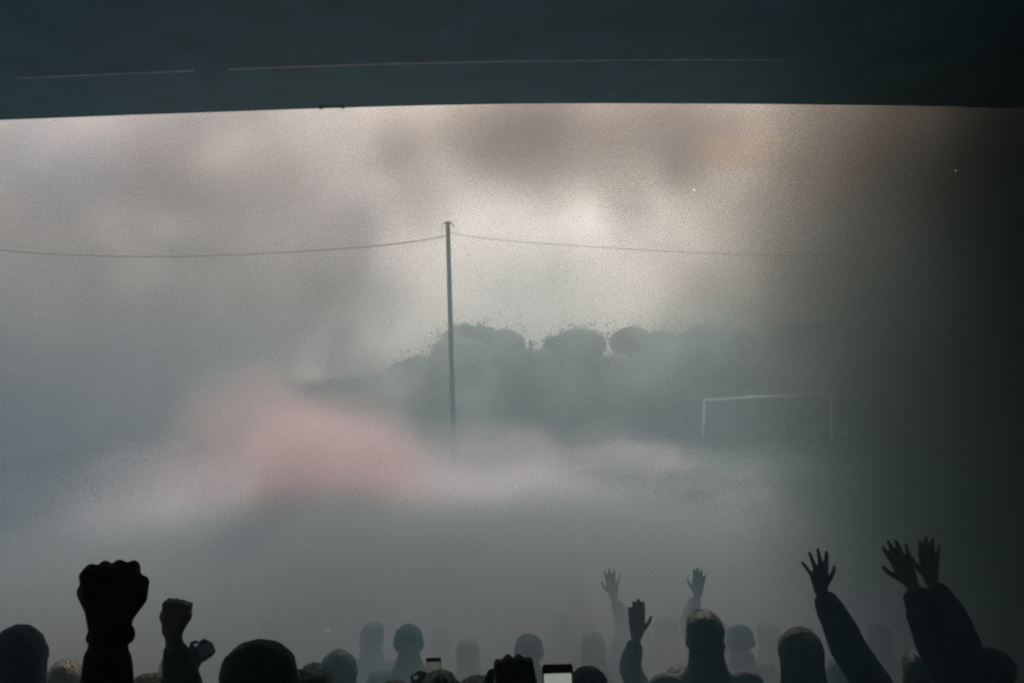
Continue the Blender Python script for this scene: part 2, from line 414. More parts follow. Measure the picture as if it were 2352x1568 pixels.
def ik(sh, wr, l1, l2, hint):
    d = wr - sh; L = min(d.length, (l1 + l2) * 0.999)
    if L < 1e-4: return sh, wr
    dn = d.normalized(); wr = sh + dn * L
    a = (l1 * l1 - l2 * l2 + L * L) / (2 * L); h = math.sqrt(max(0, l1 * l1 - a * a))
    hp = (hint - dn * hint.dot(dn)).normalized()
    return sh + dn * a + hp * h, wr

NPEOPLE = []
def person(label, hx, hy, d, yaw=0, jacket=0, hair='dark', arms=None, s=None, fine=None, backlit=False, tiltx=0.0, group='people of the crowd on the terrace', hood=False, skin=None):
    """hx, hy: pixel of the top of the head at distance d. arms: {'R'/'L': dict(px, py, d, style, across, ...)} with (px,py) the wrist"""
    top = P(hx, hy, d); gz = max(0.0, tread(d))
    s = (top.z - gz) / 1.76 if s is None else s
    NPEOPLE.append((label[:30], round(s * 1.76, 2)))
    root = empty('person', (top.x, top.y, gz)); tag(root, label, 'person', group)
    fz = top.z - 1.76 * s
    cy, sy = math.cos(yaw), math.sin(yaw)
    def B(x, y, z): return Vector((top.x + (x * cy - y * sy) * s, top.y + (x * sy + y * cy) * s, fz + z * s))
    # --- joints (facing +y)
    J = {}
    for k, sg in (('R', 1), ('L', -1)):
        raised = arms and k in arms
        lift = 0.06 if raised and arms[k].get('high', True) else 0
        J['sh' + k] = B(sg * (.185 - lift * .6), 0, 1.43 + lift)
        if raised:
            a = arms[k]; wr = P(a['px'], a['py'], a['d'])
            if a.get('sh'): J['sh' + k] = J['sh' + k] + Vector(a['sh'])
            dist = (wr - J['sh' + k]).length; reach = .56 * s
            if dist > reach: print('ARM', label[:34], k, 'dist', round(dist, 2), 'reach', round(reach, 2))
            st = max(1.0, min(1.12, dist / reach * 1.003))
            el, wr2 = ik(J['sh' + k], wr, .295 * s * st, .265 * s * st, Vector(a.get('hint', (sg * .6, .5, -.6))))
            if 'el' in a: el, wr2 = P(*a['el']), wr
            J['el' + k], J['wr' + k] = el, wr2
            J['up' + k] = Vector(a['up']) if 'up' in a else (wr2 - el).normalized()
            J['ac' + k] = Vector(a.get('across', (-sg, 0, 0)))
            J['st' + k] = a.get('style', 'open'); J['hs' + k] = a.get('hs', 1.0) * s; J['spr' + k] = a.get('spread', 1.0); J['pl' + k] = a.get('palm', 1)
        else:
            J['el' + k] = B(sg * .235, -.02, 1.15); J['wr' + k] = B(sg * .22, .10, .92)
            J['up' + k] = (J['wr' + k] - J['el' + k]).normalized(); J['ac' + k] = B(0, 1, 0) - B(0, 0, 0); J['st' + k] = 'fist'; J['hs' + k] = s; J['spr' + k] = 1; J['pl' + k] = 1 if sg < 0 else -1
    for k, sg in (('R', 1), ('L', -1)):
        J['hip' + k] = B(sg * .09, 0, .93); J['kn' + k] = B(sg * .105, .03, .50); J['an' + k] = B(sg * .11, -.01, .09)
    hc = B(0, .015, 1.645)
    rot = Matrix.Rotation(yaw, 3, 'Z') @ Matrix.Rotation(tiltx, 3, 'Y')
    def H(x, y, z): return hc + rot @ Vector((x, y, z)) * s
    # --- body, one skin
    bm = bmesh.new()
    ell(bm, H(0, -.012, .022), (.077 * s, .096 * s, .094 * s), rot); ell(bm, H(0, .028, -.045), (.058 * s, .066 * s, .078 * s), rot)
    cap_seg(bm, H(0, .088, -.005), H(0, .108, -.032), .009 * s, .013 * s)                      # nose
    for sg in (-1, 1):
        ell(bm, H(sg * .079, -.005, -.012), (.010 * s, .020 * s, .033 * s), rot)                   # ear
        ell(bm, H(sg * .031, .076, .004), (.014 * s, .012 * s, .009 * s), rot)                    # eye
        cap_seg(bm, H(sg * .015, .090, .022), H(sg * .045, .078, .022), .008 * s, .006 * s)      # brow
    cap_seg(bm, H(-.02, .090, -.066), H(.02, .090, -.066), .008 * s, .008 * s); cap_seg(bm, H(-.015, .088, -.078), H(.015, .088, -.078), .008 * s, .008 * s)
    ell(bm, H(0, .078, -.102), (.022 * s, .018 * s, .018 * s), rot)                              # chin
    chain(bm, [H(0, -.02, -.05), B(0, -.01, 1.50), B(0, -.01, 1.42)], [.056 * s, .057 * s, .075 * s])
    for x0, z0, x1, z1, ra, rb in ((-.15, 1.40, .15, 1.40, .062, .062), (-.11, 1.28, .11, 1.28, .095, .095), (-.09, 1.12, .09, 1.12, .088, .088), (-.09, .98, .09, .98, .095, .095)):
        cap_seg(bm, B(x0, 0, z0), B(x1, 0, z1), ra * s, rb * s)
    cap_seg(bm, B(0, 0, 1.35), B(0, 0, .95), .11 * s, .11 * s)
    for k in 'RL':
        cap_seg(bm, B(0, 0, 1.40), J['sh' + k], .06 * s, .056 * s)
        chain(bm, [J['sh' + k], J['sh' + k].lerp(J['el' + k], .4), J['el' + k], J['el' + k].lerp(J['wr' + k], .3), J['wr' + k]], [.052 * s, .048 * s, .038 * s, .040 * s, .0255 * s])
        hand(bm, J['wr' + k], J['up' + k], J['ac' + k], J['st' + k], J['hs' + k], J['pl' + k], J['spr' + k])
        chain(bm, [J['hip' + k], J['kn' + k], J['kn' + k].lerp(J['an' + k], .3), J['an' + k]], [.085 * s, .055 * s, .052 * s, .036 * s])
        cap_seg(bm, J['an' + k] + Vector((0, 0, -.05 * s)), J['an' + k] + Vector((-sy * .15, cy * .15, -.06)) * s, .03 * s, .026 * s)
    vx = fine if fine else (0.0085 if arms else 0.014)
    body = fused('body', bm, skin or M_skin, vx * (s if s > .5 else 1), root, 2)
    # --- jacket with sleeves
    big = d < 7.5
    bm = bmesh.new()
    for x0, z0, ra in ((.155, 1.405, .080), (.125, 1.28, .118), (.115, 1.12, .118), (.115, .98, .122), (.115, .88, .122)):
        cap_seg(bm, B(-x0, 0, z0), B(x0, 0, z0), ra * s, ra * s)
    cap_seg(bm, B(0, 0, 1.35), B(0, 0, .95), .13 * s, .13 * s)
    chain(bm, [B(0, -.015, 1.40), B(0, -.018, 1.47), B(0, -.015, 1.54)], [.128 * s, .106 * s, .088 * s])
    if hood or len(NPEOPLE) % 3 == 0: ell(bm, B(0, -.075, 1.50), (.115 * s, .065 * s, .085 * s))
    for k in 'RL':
        cap_seg(bm, B(0, 0, 1.40), J['sh' + k], .078 * s, .078 * s)
        a = arms[k] if arms and k in arms else {}
        ce = a.get('cuff', .04) * s; fl = a.get('loose', 1.0)
        wr, el, sh = J['wr' + k], J['el' + k], J['sh' + k]
        ct = (el - wr).normalized()
        chain(bm, [sh, sh.lerp(el, .45), el, el.lerp(wr, .4), wr + ct * (ce + .035 * s)], [.078 * s, .073 * s * fl, .064 * s * fl, .060 * s * fl, .044 * s * fl])
    jk = fused('jacket', bm, CL[jacket % len(CL)], (0.011 if fine else 0.016) * s, root, 3, 0.006, 17)
    # cuffs
    for k in 'RL':
        if arms and k in arms and big:
            a = arms[k]; ct = (J['el' + k] - J['wr' + k]).normalized(); ce = a.get('cuff', .04) * s; fl = a.get('loose', 1.0)
            bm = bmesh.new(); r0 = .040 * s * fl
            tube(bm, [J['wr' + k] + ct * ce, J['wr' + k] + ct * (ce + .012 * s), J['wr' + k] + ct * (ce + .05 * s)], [r0 * .92, r0 * 1.08, r0 * 1.12], 18)
            link('cuff', bm, CL[jacket % len(CL)], jk, True).matrix_parent_inverse = Matrix.Translation(root.location).inverted()
    # --- trousers, shoes
    bm = bmesh.new()
    cap_seg(bm, B(-.07, 0, .93), B(.07, 0, .93), .115 * s, .115 * s)
    for k in 'RL': chain(bm, [J['hip' + k], J['kn' + k], J['an' + k] + Vector((0, 0, .02))], [.105 * s, .075 * s, .062 * s])
    fused('trousers', bm, M_trs, 0.022 * s, root, 2)
    for k in 'RL':
        bm = bmesh.new(); a = J['an' + k]; f_ = Vector((-sy, cy, 0))
        b0 = a + f_ * -.06 * s; b0.z = fz + .045 * s; b1 = a + f_ * .17 * s; b1.z = fz + .038 * s
        cap_seg(bm, b0, b1, .044 * s, .036 * s); cap_seg(bm, a + Vector((0, 0, -.02 * s)), b0.lerp(b1, .4), .045 * s, .04 * s)
        fused('shoe', bm, M_shoe, .014 * s, root, 1)
    # --- hair or hat
    bm = bmesh.new()
    if hair in ('knit',):
        ell(bm, H(0, -.014, .040), (.092 * s, .110 * s, .094 * s), rot); 
        fused('beanie', bm, HAIR[hair], .010 * s, root, 2, 0.004, 60)
        bm = bmesh.new(); n = 22
        ring = [H(math.cos(2*math.pi*i/n) * .094, -.014 + math.sin(2*math.pi*i/n) * .112, .012 + .012 * math.sin(2*math.pi*i/n)) for i in range(n + 1)]
        ring = [H(math.cos(2*math.pi*i/n) * .087, -.014 + math.sin(2*math.pi*i/n) * .105, z_) for z_ in (.004, .022) for i in range(n + 1)]
        chain(bm, ring[:n+1], [.0085 * s] * (n + 1)); chain(bm, ring[n+1:], [.0085 * s] * (n + 1)); fused('brim', bm, HAIR[hair], .007 * s, root, 2, 0.002, 60)
    elif hair == 'hood':
        ell(bm, H(0, -.018, .028), (.100 * s, .122 * s, .112 * s), rot); chain(bm, [H(0, -.03, 0), B(0, -.03, 1.55), B(0, -.03, 1.46)], [.098 * s, .100 * s, .125 * s])
        fused('hood', bm, CL[jacket % len(CL)], .011 * s, root, 3, 0.004, 22)
    elif hair == 'capcloth':
        ell(bm, H(0, -.012, .036), (.088 * s, .106 * s, .090 * s), rot); fused('cap', bm, HAIR[hair], .009 * s, root, 3)
        bm = bmesh.new(); n = 12
        v0 = [H(.078 * math.sin(t), .06 + .045 * math.cos(t), .020) for t in [(-1.3 + 2.6 * i / n) for i in range(n + 1)]]
        v1 = [H(.080 * math.sin(t), .085 + .085 * math.cos(t), .006) for t in [(-1.3 + 2.6 * i / n) for i in range(n + 1)]]
        for a_, b_, c_, d_ in zip(v0, v0[1:], v1[1:], v1): 
            bm.faces.new([bm.verts.new(q) for q in (a_, b_, c_, d_)])
        bmesh.ops.remove_doubles(bm, verts=bm.verts, dist=1e-4)
        pk = link('peak', bm, HAIR[hair], root, True); md = pk.modifiers.new('t', 'SOLIDIFY'); md.thickness = .004
    else:
        ell(bm, H(0, -.022, .034), (.086 * s, .103 * s, .093 * s), rot); ell(bm, H(0, -.045, -.028), (.084 * s, .070 * s, .088 * s), rot)
        ell(bm, H(0, .02, .062), (.074 * s, .078 * s, .062 * s), rot)
        ho = fused('hair', bm, HAIR[hair], .009 * s, root, 2, 0.0022, 90)
        bm = bmesh.new(); bm.from_mesh(ho.data); bm.normal_update()               # loose strands so the outline is ragged
        rh = random.Random(int(hx)); vs = list(bm.verts)
        for v in rh.sample(vs, min(1100, len(vs))):
            t_ = Vector((rh.uniform(-1, 1), rh.uniform(-1, 1), rh.uniform(-1.2, .5))); t_ = (t_ - v.normal * t_.dot(v.normal)).normalized()
            q = v.normal.cross(t_) * .0016 * s; b_ = v.co - v.normal * .002
            bm.faces.new([bm.verts.new(x) for x in (b_ - q, b_ + q, b_ + t_ * .012 * s + v.normal * rh.uniform(.002, .008) * s, v.co + t_ * .02 * s + v.normal * rh.uniform(.001, .007) * s)])
        bm.to_mesh(ho.data); bm.free()
    return root, J, s

rig = {}
# nearest raised fist, head below the frame
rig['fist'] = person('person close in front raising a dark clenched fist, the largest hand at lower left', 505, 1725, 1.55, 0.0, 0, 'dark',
    {'L': dict(px=252, py=1440, d=1.50, style='fist', cuff=.016, loose=.80, up=(-.03, 0, 1), across=(1, .1, 0), palm=1, hs=.86, el=(222, 1830, 1.52))}, fine=0.0032, skin=M_skin_backlit)
person('person raising a smaller grey fist in a wide sleeve, right of the near black fist', 262, 1574, 3.1, 0, 2, 'dark',
    {'R': dict(px=396, py=1452, d=3.3, style='fist', cuff=.045, loose=1.0, up=(.16, 0, 1), across=(-1, .1, 0), palm=-1, hs=.98, hint=(.1, .3, -1))}, fine=0.006)
person('person with a rounded dark head at the left edge of the photo', 42, 1447, 3.9, 0.1, 1, 'hood')
person('fair haired person low between the left edge head and the near fist', 148, 1522, 4.8, 0.3, 4, 'fair')
person('person whose pale hair just shows at the bottom beside the grey fist', 332, 1557, 3.75, -0.2, 3, 'fair')
rig['phone2'] = person('person holding a small dark phone up beside the grey fist', 545, 1590, 3.7, 0.1, 3, 'brown',
    {'L': dict(px=446, py=1522, d=3.75, style='grip', across=(.2, 0, 1), up=(.55, 0, .6), hs=.86, hint=(-.5, .3, -.8), high=False)})
person('person in a dark cap, large round head low at left centre', 590, 1475, 2.75, -0.9, 0, 'capcloth', fine=0.008)
person('person with a dark head low beside the capped head, left of two', 720, 1531, 4.3, 0.1, 0, 'dark')
person('person with a rounded grey head behind the low dark head, right of two', 778, 1499, 5.3, -0.1, 2, 'hood')
person('person with an egg shaped grey head fading in smoke left of centre', 938, 1438, 6.4, 0.0, 2, 'knit')
person('person with a dark head at the bottom edge below the pale phone screen', 1012, 1549, 3.9, 0.2, 0, 'dark')
person('person whose dark crown barely shows at the bottom left of the near phone hand', 1095, 1562, 3.75, 0.0, 1, 'dark')
rig['phone3'] = person('person holding up a pale lit phone, half lost in smoke at bottom centre', 905, 1572, 4.1, 0.0, 3, 'brown',
    {'R': dict(px=968, py=1592, d=4.3, style='grip', across=(0, .1, 1), up=(.3, 0, 1), hs=.86, hint=(.5, .2, -.8), high=False)})
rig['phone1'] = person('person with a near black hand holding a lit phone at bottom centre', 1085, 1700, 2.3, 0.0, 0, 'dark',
    {'R': dict(px=1203, py=1655, d=2.40, style='grip', across=(-1, 0, 0), palm=-1, up=(-.16, .0, 1), hs=1.16, hint=(.6, .2, -.8), high=False)}, fine=0.005, skin=M_skin_backlit)
person('person with a faint round head behind the near phone hand', 1214, 1460, 6.3, 0.1, 2, 'knit')
person('person with a dark head low just right of the near phone', 1350, 1538, 4.2, 0.0, 0, 'knit')
person('person lifting a faint spread hand above their own broad head, left of the flat hand', 1362, 1455, 7.0, 0.0, 1, 'dark',
    {'R': dict(px=1409, py=1368, d=7.0, style='open', across=(-1, 0, 0), palm=-1, up=(-.06, 0, 1), hint=(.3, .1, -1))}, fine=0.008)
person('person raising a flat hand with thumb out, fingers together, right of centre', 1562, 1534, 5.4, 0.0, 1, 'dark',
    {'L': dict(px=1462, py=1462, d=5.4, style='open', across=(1, 0, 0), palm=1, up=(.02, 0, 1), spread=.25, hs=1.1, cuff=.03, hint=(0, .4, -1))}, fine=0.007)
person('person with a dark rounded head and shoulders in front of a faint raised hand', 1618, 1408, 4.9, 0.05, 3, 'dark')
person('person lifting a faint hand straight above the dark rounded head', 1655, 1434, 7.2, 0.0, 1, 'dark',
    {'L': dict(px=1602, py=1366, d=7.1, style='open', across=(-1, 0, 0), palm=-1, spread=.5, up=(.12, 0, 1), hint=(0, .3, -1))}, fine=0.008)
person('person seen as a ghostly head between the two groups of raised hands', 1528, 1420, 7.5, 0.2, 3, 'hood')
person('person with a broad dark head low in front of the long raised sleeve', 1838, 1449, 4.7, 0.1, 0, 'hood')
rig['D'] = person('person stretching a widely spread hand high in a long dark sleeve at right', 2118, 1500, 4.6, 0.0, 2, 'dark',
    {'L': dict(px=1873, py=1336, d=4.6, style='open', across=(1, 0, 0), palm=1, up=(-.10, 0, 1), spread=1.25, cuff=.02, loose=1.28, hint=(-.3, .2, -.8))}, fine=0.0055)
rig['E'] = person('person at far right with both hands raised side by side, nearly lost in dark smoke', 2270, 1492, 4.42, 1.0, 0, 'dark',
    {'L': dict(px=2093, py=1338, d=4.35, style='open', across=(-1, 0, 0), palm=-1, up=(-.42, 0, 1), spread=.6, cuff=.04, loose=1.35, hint=(-.1, .1, -.9)),
     'R': dict(px=2138, py=1332, d=4.5, style='open', across=(-1, 0, 0), palm=1, up=(-.05, 0, 1), spread=.4, cuff=.04, loose=1.35, hint=(.6, .1, -.6), sh=(-.08, 0, 0))}, fine=0.0055)
# chunky band on the near wrist
_r, _J, _s = rig['fist']
_w = _J['wrL']; _t = (_J['elL'] - _w).normalized()
bm = bmesh.new(); _u = _t.cross(Vector((0, 1, 0))).normalized(); _v = _t.cross(_u)
ring = [_w + _t * (.012 + .004 * math.sin(3 * a)) + (_u * math.cos(a) * .0255 + _v * math.sin(a) * .024) for a in [2 * math.pi * i / 20 for i in range(21)]]
chain(bm, ring, [.0055] * 21); ell(bm, _w + _t * .010 + Vector((.027, 0, 0)), (.0085, .014, .014))
fused('wristband', bm, CL[0], .003, _r, 2)
# ghostly figures deep in the smoke
def ghost_arm(label, hx, hy, d, wx, wy, style='open', k='L'):
    person(label, hx, hy, d, 0, 1, 'dark', {k: dict(px=wx, py=wy, d=d - .05, style=style, across=(-1, 0, 0), palm=-1, spread=.5, hint=(-.3, .1, -1))}, s=0.98)
ghost_arm('faint person lifting one hand alone above the crowd at left', 545, 1440, 9.6, 510, 1380)
ghost_arm('faint person lifting a thin arm above the paired heads', 815, 1440, 10.2, 781, 1382)
ghost_arm('faint person lifting a hand just left of the egg shaped head', 868, 1460, 9.4, 843, 1408)
ghost_arm('faint person raising a thin arm above the near phone', 1285, 1450, 9.8, 1241, 1392)
ghost_arm('faint person raising an arm right of the ghostly hand, beside the dark rounded head', 1725, 1420, 10.0, 1684, 1350)
ghost_arm('tiny faint person raising an arm out on the pitch near the centre', 1040, 1262, 15.5, 1020, 1232, 'fist')
person('faint person behind the head in a cap', 620, 1432, 8.6, 0.1, 1, 'knit', s=.98)
person('faint person with a dim head left of the egg shaped head', 886, 1405, 9.6, 0.1, 1, 'dark', s=.98)
person('faint person with a bluish dim head above the close pair of heads', 712, 1400, 9.8, 0.1, 1, 'knit', s=.98)
# more of the crowd between them
DIML = {250: 'dim person in a knitted hat behind the near black forearm', 395: 'dim person with bare dark hair right behind the grey fist and its sleeve', 655: 'dim person with bare hair between the capped head and the pair of heads', 855: 'dim brown haired person between the pair of heads and the egg shaped head', 1075: 'dim dark haired person left of the near phone hand, right of the pale phone screen', 1440: 'dim brown haired person behind the wrist of the flat hand', 1700: 'dim person in a knitted hat just right of the dark rounded head', 1765: 'dim bare headed person between the knitted hat and the broad dark hood', 1930: 'dim bare headed person behind the long raised sleeve', 2020: 'dim brown haired person between the long sleeve and the pair of raised hands', 2190: 'dim person in a knitted hat under the pair of raised hands at far right'}
DIM = 'one of the dim heads of the packed crowd dissolving in the smoke'
rc = random.Random(11)
for hx, d, hr in ((250, 5.6, 'knit'), (395, 6.2, 'dark'), (655, 6.8, 'dark'), (855, 7.4, 'brown'), (1010, 8.2, 'dark'), (1075, 7.0, 'dark'),
                  (1290, 8.3, 'dark'), (1440, 7.4, 'brown'), (1480, 8.6, 'dark'), (1700, 6.6, 'knit'), (1765, 7.4, 'dark'), (1930, 6.0, 'dark'), (2020, 7.2, 'brown'), (2190, 5.9, 'knit')):
    k = math.floor((d + .4) / .8); zt = -1.95 - .152 * k + rc.uniform(1.52, 1.66)
    q = P(hx, 1480, d); pr = 860 - zt * F / d - (hx - 1176) * 0.0175
    person(DIML.get(hx, DIM), hx, pr, d, rc.uniform(-.4, .4), rc.randrange(5), hr, group='dim heads of the packed crowd')
bpy.data.scenes.remove(TMP)


# ------------------------------------------------------------------ phones
M_ph = mat('phone_case', (0.012, 0.012, 0.013), 0.35, 30, 0.1)
def phone(label, c, up, right, w, h, th, scr, es):
    up = up.normalized(); right = (right - up * right.dot(up)).normalized(); nn = right.cross(up)     # towards the viewer
    root = empty('smartphone', c); tag(root, label, 'phone')
    def Q(x, y, z): return c + right * x + nn * z + up * y
    def slab(name, w_, h_, z0, z1, r, m, cx=0, cy=0, par=root):
        bm = bmesh.new(); pts = []
        for sx, sy, a0 in ((1, 1, 0), (-1, 1, 90), (-1, -1, 180), (1, -1, 270)):
            for k in range(6):
                a = math.radians(a0 + k * 18); pts.append((cx + sx * (w_ / 2 - r) + r * math.cos(a), cy + sy * (h_ / 2 - r) + r * math.sin(a)))
        A_ = [bm.verts.new(Q(x, y, z0)) for x, y in pts]; B_ = [bm.verts.new(Q(x, y, z1)) for x, y in pts]
        n = len(pts)
        for k in range(n): bm.faces.new((A_[k], A_[(k+1) % n], B_[(k+1) % n], B_[k]))
        bm.faces.new(A_[::-1]); bm.faces.new(B_)
        o = link(name, bm, m, par)
        if par is not root: o.matrix_parent_inverse = Matrix.Translation(root.location).inverted()
        return o
    slab('phone_case', w, h, -th, 0, w * .12, M_ph)
    scr_m = mat('screen_glow', (0.02, 0.02, 0.02), 0.2, emit=scr, es=es)
    sc = slab('screen', w * .90, h * .84, 0.0002, 0.0009, w * .03, scr_m, 0, -h * .055)
    return root, slab, sc
up1 = Vector((-.06, 0, 1)); 
c1 = P(1279, 1524, 2.42) + Vector((0.002, 0, -.076))
ph, slab, sc = phone('lit smartphone with dark bezel held up at the bottom edge near the centre', c1, Vector((-.01, .05, 1)), Vector((1, 0, .055)), .068, .150, .009, (0.62, 0.68, 0.60), 0.34)
red = mat('record_badge', (0.3, 0.02, 0.03), 0.3, emit=(0.9, 0.12, 0.16), es=0.55)
slab('record_badge', .015, .0065, 0.0010, 0.0016, .003, red, .002, .0585, sc)
c2 = P(472, 1490, 3.7)
phone('small dark smartphone held sideways beside the grey fist', c2, Vector((-.25, 0, 1)), Vector((1, 0, .2)), .055, .038, .009, (0.2, 0.25, 0.32), 0.02)
c3 = P(996, 1545, 4.2)
phone('pale lit smartphone half lost in smoke above the bottom edge', c3, Vector((0, 0, 1)), Vector((1, 0, .03)), .058, .12, .009, (0.6, 0.62, 0.5), 0.10)
c4 = P(752, 1445, 9.2)
phone('tiny lit smartphone glinting in the smoke behind the close pair of heads', c4, Vector((0.3, 0, 1)), Vector((1, 0, -.3)), .06, .035, .009, (0.9, 0.9, 0.85), 1.2)

# ------------------------------------------------------------------ embers drifting in the smoke
M_em = mat('ember', (0.5, 0.4, 0.3), 0.5, emit=(1.0, 0.9, 0.8), es=1.6)
M_em2 = mat('ember_dim', (0.5, 0.4, 0.3), 0.5, emit=(0.9, 0.95, 0.9), es=0.5)
for px, py, d, L, r, m_, lb in ((1594, 436, 9, 5, 1.5, M_em, 'bright white ember below the brown smoke'), (1822, 419, 7, 22, .4, M_em2, 'ember drawn out into a thin pale streak at right'),
                            (1999, 410, 6.5, 2, .7, M_em2, 'small pale ember between the streak and the right pair'), (2091, 402, 6, 4, .7, M_em2, 'left of the two pale embers near the right edge'),
                            (2195, 392, 5.5, 5, .9, M_em2, 'pale ember nearest the right edge')):
    a, b = P(px - L / 2, py + L * .08, d), P(px + L / 2, py - L * .08, d)
    bm = bmesh.new(); tube(bm, [a, a.lerp(b, .3), a.lerp(b, .75), b], [r * d / F * .3, r * d / F * .8, r * d / F, r * d / F * .3], 8)
    tag(link('ember', bm, m_), lb, 'ember', 'embers drifting in the smoke')

# ------------------------------------------------------------------ smoke and haze (volumes)
def vol_mat(name, col, dens, aniso=0.3, dims=(1, 1, 1), nscale=0.25, edge=0.35, warp=0.5, hole=0.5, seed=0.0, detail=3.0):
    """heterogeneous smoke: dense inside a unit ball of object space, ragged by noise of nscale per metre"""
    m = bpy.data.materials.new(name); m.use_nodes = True; t = m.node_tree; t.nodes.clear()
    N, L = t.nodes.new, t.links.new
    out = N('ShaderNodeOutputMaterial'); pv = N('ShaderNodeVolumePrincipled')
    pv.inputs['Color'].default_value = (*col, 1); pv.inputs['Anisotropy'].default_value = aniso
    pv.inputs['Absorption Color'].default_value = (0, 0, 0, 1)
    L(pv.outputs[0], out.inputs['Volume'])
    if nscale is None:
        pv.inputs['Density'].default_value = dens; return m
    tc = N('ShaderNodeTexCoord')
    sc = N('ShaderNodeVectorMath'); sc.operation = 'MULTIPLY'; sc.inputs[1].default_value = [d * nscale for d in dims]; L(tc.outputs['Object'], sc.inputs[0])
    ad = N('ShaderNodeVectorMath'); ad.operation = 'ADD'; ad.inputs[1].default_value = (seed, seed * 1.7, -seed); L(sc.outputs[0], ad.inputs[0])
    n = N('ShaderNodeTexNoise'); n.inputs['Scale'].default_value = 1.0; n.inputs['Detail'].default_value = detail; n.inputs['Roughness'].default_value = 0.5
    L(ad.outputs[0], n.inputs['Vector'])
    ln = N('ShaderNodeVectorMath'); ln.operation = 'LENGTH'; L(tc.outputs['Object'], ln.inputs[0])
    # r' = r + warp * (0.5 - n)
    w1 = N('ShaderNodeMath'); w1.operation = 'MULTIPLY_ADD'; w1.inputs[1].default_value = -2 * warp; L(n.outputs[0], w1.inputs[0])
    ad2 = N('ShaderNodeMath'); ad2.operation = 'ADD'; ad2.inputs[1].default_value = warp; L(ln.outputs['Value'], ad2.inputs[0]); L(ad2.outputs[0], w1.inputs[2])
    mr = N('ShaderNodeMapRange'); mr.interpolation_type = 'SMOOTHSTEP'
    mr.inputs['From Min'].default_value = 1.0; mr.inputs['From Max'].default_value = 1.0 - edge
    mr.inputs['To Min'].default_value = 0; mr.inputs['To Max'].default_value = 1; L(w1.outputs[0], mr.inputs['Value'])
    lim = N('ShaderNodeMapRange'); lim.interpolation_type = 'SMOOTHSTEP'       # always nothing at the hull
    lim.inputs['From Min'].default_value = 1.25; lim.inputs['From Max'].default_value = 0.95; L(ln.outputs['Value'], lim.inputs['Value'])
    h = N('ShaderNodeMapRange'); h.inputs['From Min'].default_value = 0.3; h.inputs['From Max'].default_value = 0.7
    h.inputs['To Min'].default_value = 1 - hole; h.inputs['To Max'].default_value = 1 + hole; L(n.outputs[0], h.inputs['Value'])
    m1 = N('ShaderNodeMath'); m1.operation = 'MULTIPLY'; L(mr.outputs[0], m1.inputs[0]); L(h.outputs[0], m1.inputs[1])
    m2 = N('ShaderNodeMath'); m2.operation = 'MULTIPLY'; L(m1.outputs[0], m2.inputs[0]); L(lim.outputs[0], m2.inputs[1])
    m3 = N('ShaderNodeMath'); m3.operation = 'MULTIPLY'; m3.inputs[1].default_value = dens; L(m2.outputs[0], m3.inputs[0])
    L(m3.outputs[0], pv.inputs['Density'])
    return m

def smoke(label, px, py, d, rpx, rpy, rd, col, dens, **kw):
    """ball-shaped cloud centred where pixel (px,py) is at distance d; radii in view pixels, depth radius in metres"""
    cpt = P(px, py, d); r = Vector((rpx * d / F, rd, rpy * d / F))
    bm = bmesh.new(); bmesh.ops.create_icosphere(bm, subdivisions=3, radius=1.27)
    o = link('smoke_cloud', bm, vol_mat('smoke', col, dens, dims=r, **kw))
    o.location = cpt; o.scale = r
    return tag(o, label, 'smoke', 'drifting clouds of smoke', 'stuff')

smoke('wide pale grey smoke bank filling the left half above the pitch', 400, 560, 60, 620, 640, 16, (0.96, 0.90, 0.89), 0.13, nscale=0.16, seed=1.3, warp=0.8, hole=1.0)
smoke('bluish smoke patch high at the left edge under the roof', 130, 400, 44, 230, 170, 5, (0.62, 0.70, 0.86), 0.13, nscale=0.3, seed=41.3, warp=0.8, edge=0.9)
smoke('cream puff of smoke high left of the pole', 560, 380, 42, 190, 140, 4, (1.0, 0.95, 0.86), 0.20, nscale=0.4, seed=21.3, warp=0.8, edge=0.9)
smoke('small cream puff of smoke beside the sagging wire', 430, 550, 41, 90, 80, 3, (1.0, 0.95, 0.86), 0.26, nscale=0.5, seed=22.3, warp=0.8, edge=0.9)
smoke('cream puff of smoke low left of the pole above the pink smoke', 600, 660, 40, 130, 190, 4, (1.0, 0.95, 0.87), 0.22, nscale=0.4, seed=23.3, warp=0.8, edge=0.9)
smoke('pale pinkish smoke added for sky glow right of the pole above the trees', 1290, 640, 50, 300, 150, 5, (1.0, 0.94, 0.93), 0.05, nscale=0.3, seed=25.3, warp=0.8, edge=0.9, aniso=0.6)  # light puff placed to imitate bright sky behind thin smoke
smoke('tan smoke column climbing right of the pole to the roof edge', 1480, 430, 46, 130, 240, 4, (1.0, 0.84, 0.70), 0.15, nscale=0.35, seed=27.3, warp=0.8, edge=0.9)
smoke('small smoke patch coloured orange as a warm glow near the roof edge at right', 1690, 350, 40, 130, 70, 3, (1.0, 0.70, 0.42), 0.10, nscale=0.5, seed=29.3, warp=0.9, edge=0.9)  # orange put into the smoke colour in place of a glow
smoke('thin pale smoke veil above the far trees at centre', 1250, 600, 140, 620, 330, 9, (0.97, 0.94, 0.92), 0.025, nscale=0.10, seed=8.3, warp=0.8, hole=0.9, aniso=0.3)
smoke('thin smoke drifting in front of the far trees', 1200, 790, 60, 1000, 230, 3, (0.70, 0.86, 0.80), 0.15, nscale=0.2, seed=18.3, warp=0.8, hole=0.9, edge=0.8)
smoke('pink tinted smoke billowing low left of the pole', 630, 1000, 17, 260, 165, 3, (1.0, 0.72, 0.71), 0.40, nscale=0.6, seed=4.2, warp=0.9, aniso=0.2, edge=0.8)
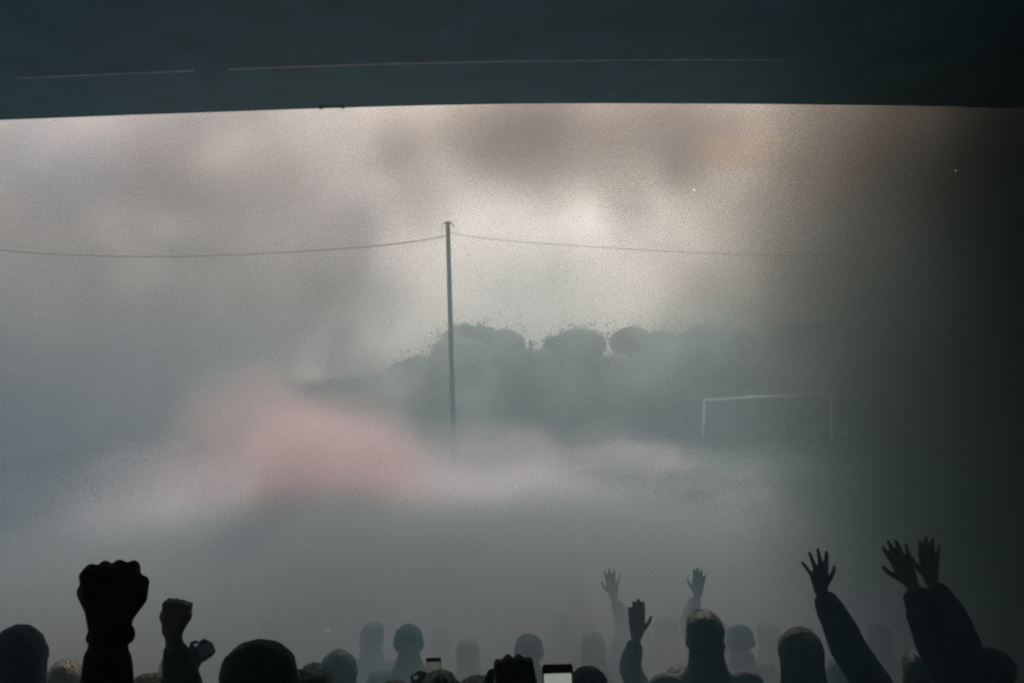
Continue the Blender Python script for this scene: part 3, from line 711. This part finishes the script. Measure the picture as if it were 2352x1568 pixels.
smoke('pink tinted smoke swelling in front of the lilac smoke', 770, 1080, 13, 240, 185, 2.6, (1.0, 0.70, 0.69), 0.85, nscale=0.8, seed=14.2, warp=0.8, aniso=0.2, edge=0.6)
smoke('lilac grey smoke rolling low across the middle of the pitch', 860, 1245, 28, 1020, 270, 12, (0.92, 0.80, 0.85), 0.30, nscale=0.35, seed=2.9, warp=0.8)
smoke('rounded lilac puff rising beside the foot of the pole', 1190, 1080, 42, 190, 110, 3, (0.94, 0.86, 0.88), 0.42, nscale=0.7, seed=51.3, warp=0.7, edge=0.7)
smoke('rounded lilac puff rising left of the goal', 1470, 1085, 42, 150, 85, 3, (0.94, 0.86, 0.86), 0.5, nscale=0.8, seed=53.3, warp=0.8, edge=0.7)
smoke('brown smoke hanging under the roof edge right of centre', 1600, 265, 52, 820, 270, 9, (0.62, 0.46, 0.34), 0.30, nscale=0.2, seed=7.7, warp=0.6, hole=0.3, edge=0.9)
smoke('tan grey smoke trailing along the roof edge above the pole', 1080, 280, 54, 640, 250, 8, (0.80, 0.71, 0.63), 0.20, nscale=0.2, seed=61.7, warp=0.6, hole=0.4, edge=0.9)
smoke('dark olive smoke filling the right side beyond the stand', 2520, 760, 68, 1050, 1100, 9, (0.34, 0.31, 0.20), 0.34, nscale=0.07, seed=9.1, warp=0.50, edge=0.8)
smoke('dim blue grey smoke added to darken the left edge', -260, 1330, 14, 780, 760, 6, (0.25, 0.26, 0.31), 0.34, nscale=0.25, seed=5.5, warp=0.50, edge=0.8)  # dark volume added to imitate vignetting on the left
smoke('grey smoke lying over the heads of the crowd', 1176, 1720, 9.5, 2700, 600, 7.2, (0.355, 0.34, 0.355), 7.0, nscale=0.5, seed=3.3, warp=0.25, edge=0.9)
smoke('thin bluish smoke hanging under the stand roof', 1176, 1050, 5.5, 9000, 1250, 5.4, (0.30, 0.61, 0.70), 0.075, nscale=0.5, seed=33.3, warp=0.2, hole=0.3, edge=0.7)
smoke('near black smoke added to darken the right edge of the view', 3060, 560, 7.2, 1430, 2200, 6.5, (0.07, 0.068, 0.04), 1.6, nscale=0.3, seed=6.1, warp=0.25, edge=0.9)  # absorbing volume added in place of the vignette, covers the roof too

smoke('pale smoke curling over the left end of the trees', 800, 850, 57, 170, 110, 3, (0.95, 0.93, 0.93), 0.32, nscale=0.25, seed=71.3, warp=0.9, edge=0.8)
smoke('pale lavender smoke piled up at left above the crowd', 360, 900, 38, 300, 230, 5, (0.95, 0.91, 0.98), 0.20, nscale=0.3, seed=81.3, warp=0.9, edge=0.9)
smoke('mauve smoke thinning out low between the pitch and the crowd', 820, 1240, 17, 1050, 190, 4, (0.92, 0.85, 0.90), 0.22, nscale=0.4, seed=91.3, warp=0.8, edge=0.9)
# even air: one closed box round everything
bm = bmesh.new(); box(bm, (-160, -12, -1), (160, 170, 30))
hz = link('haze', bm, vol_mat('haze', (0.93, 0.90, 0.915), 0.0070, nscale=None))
tag(hz, kind='stuff')
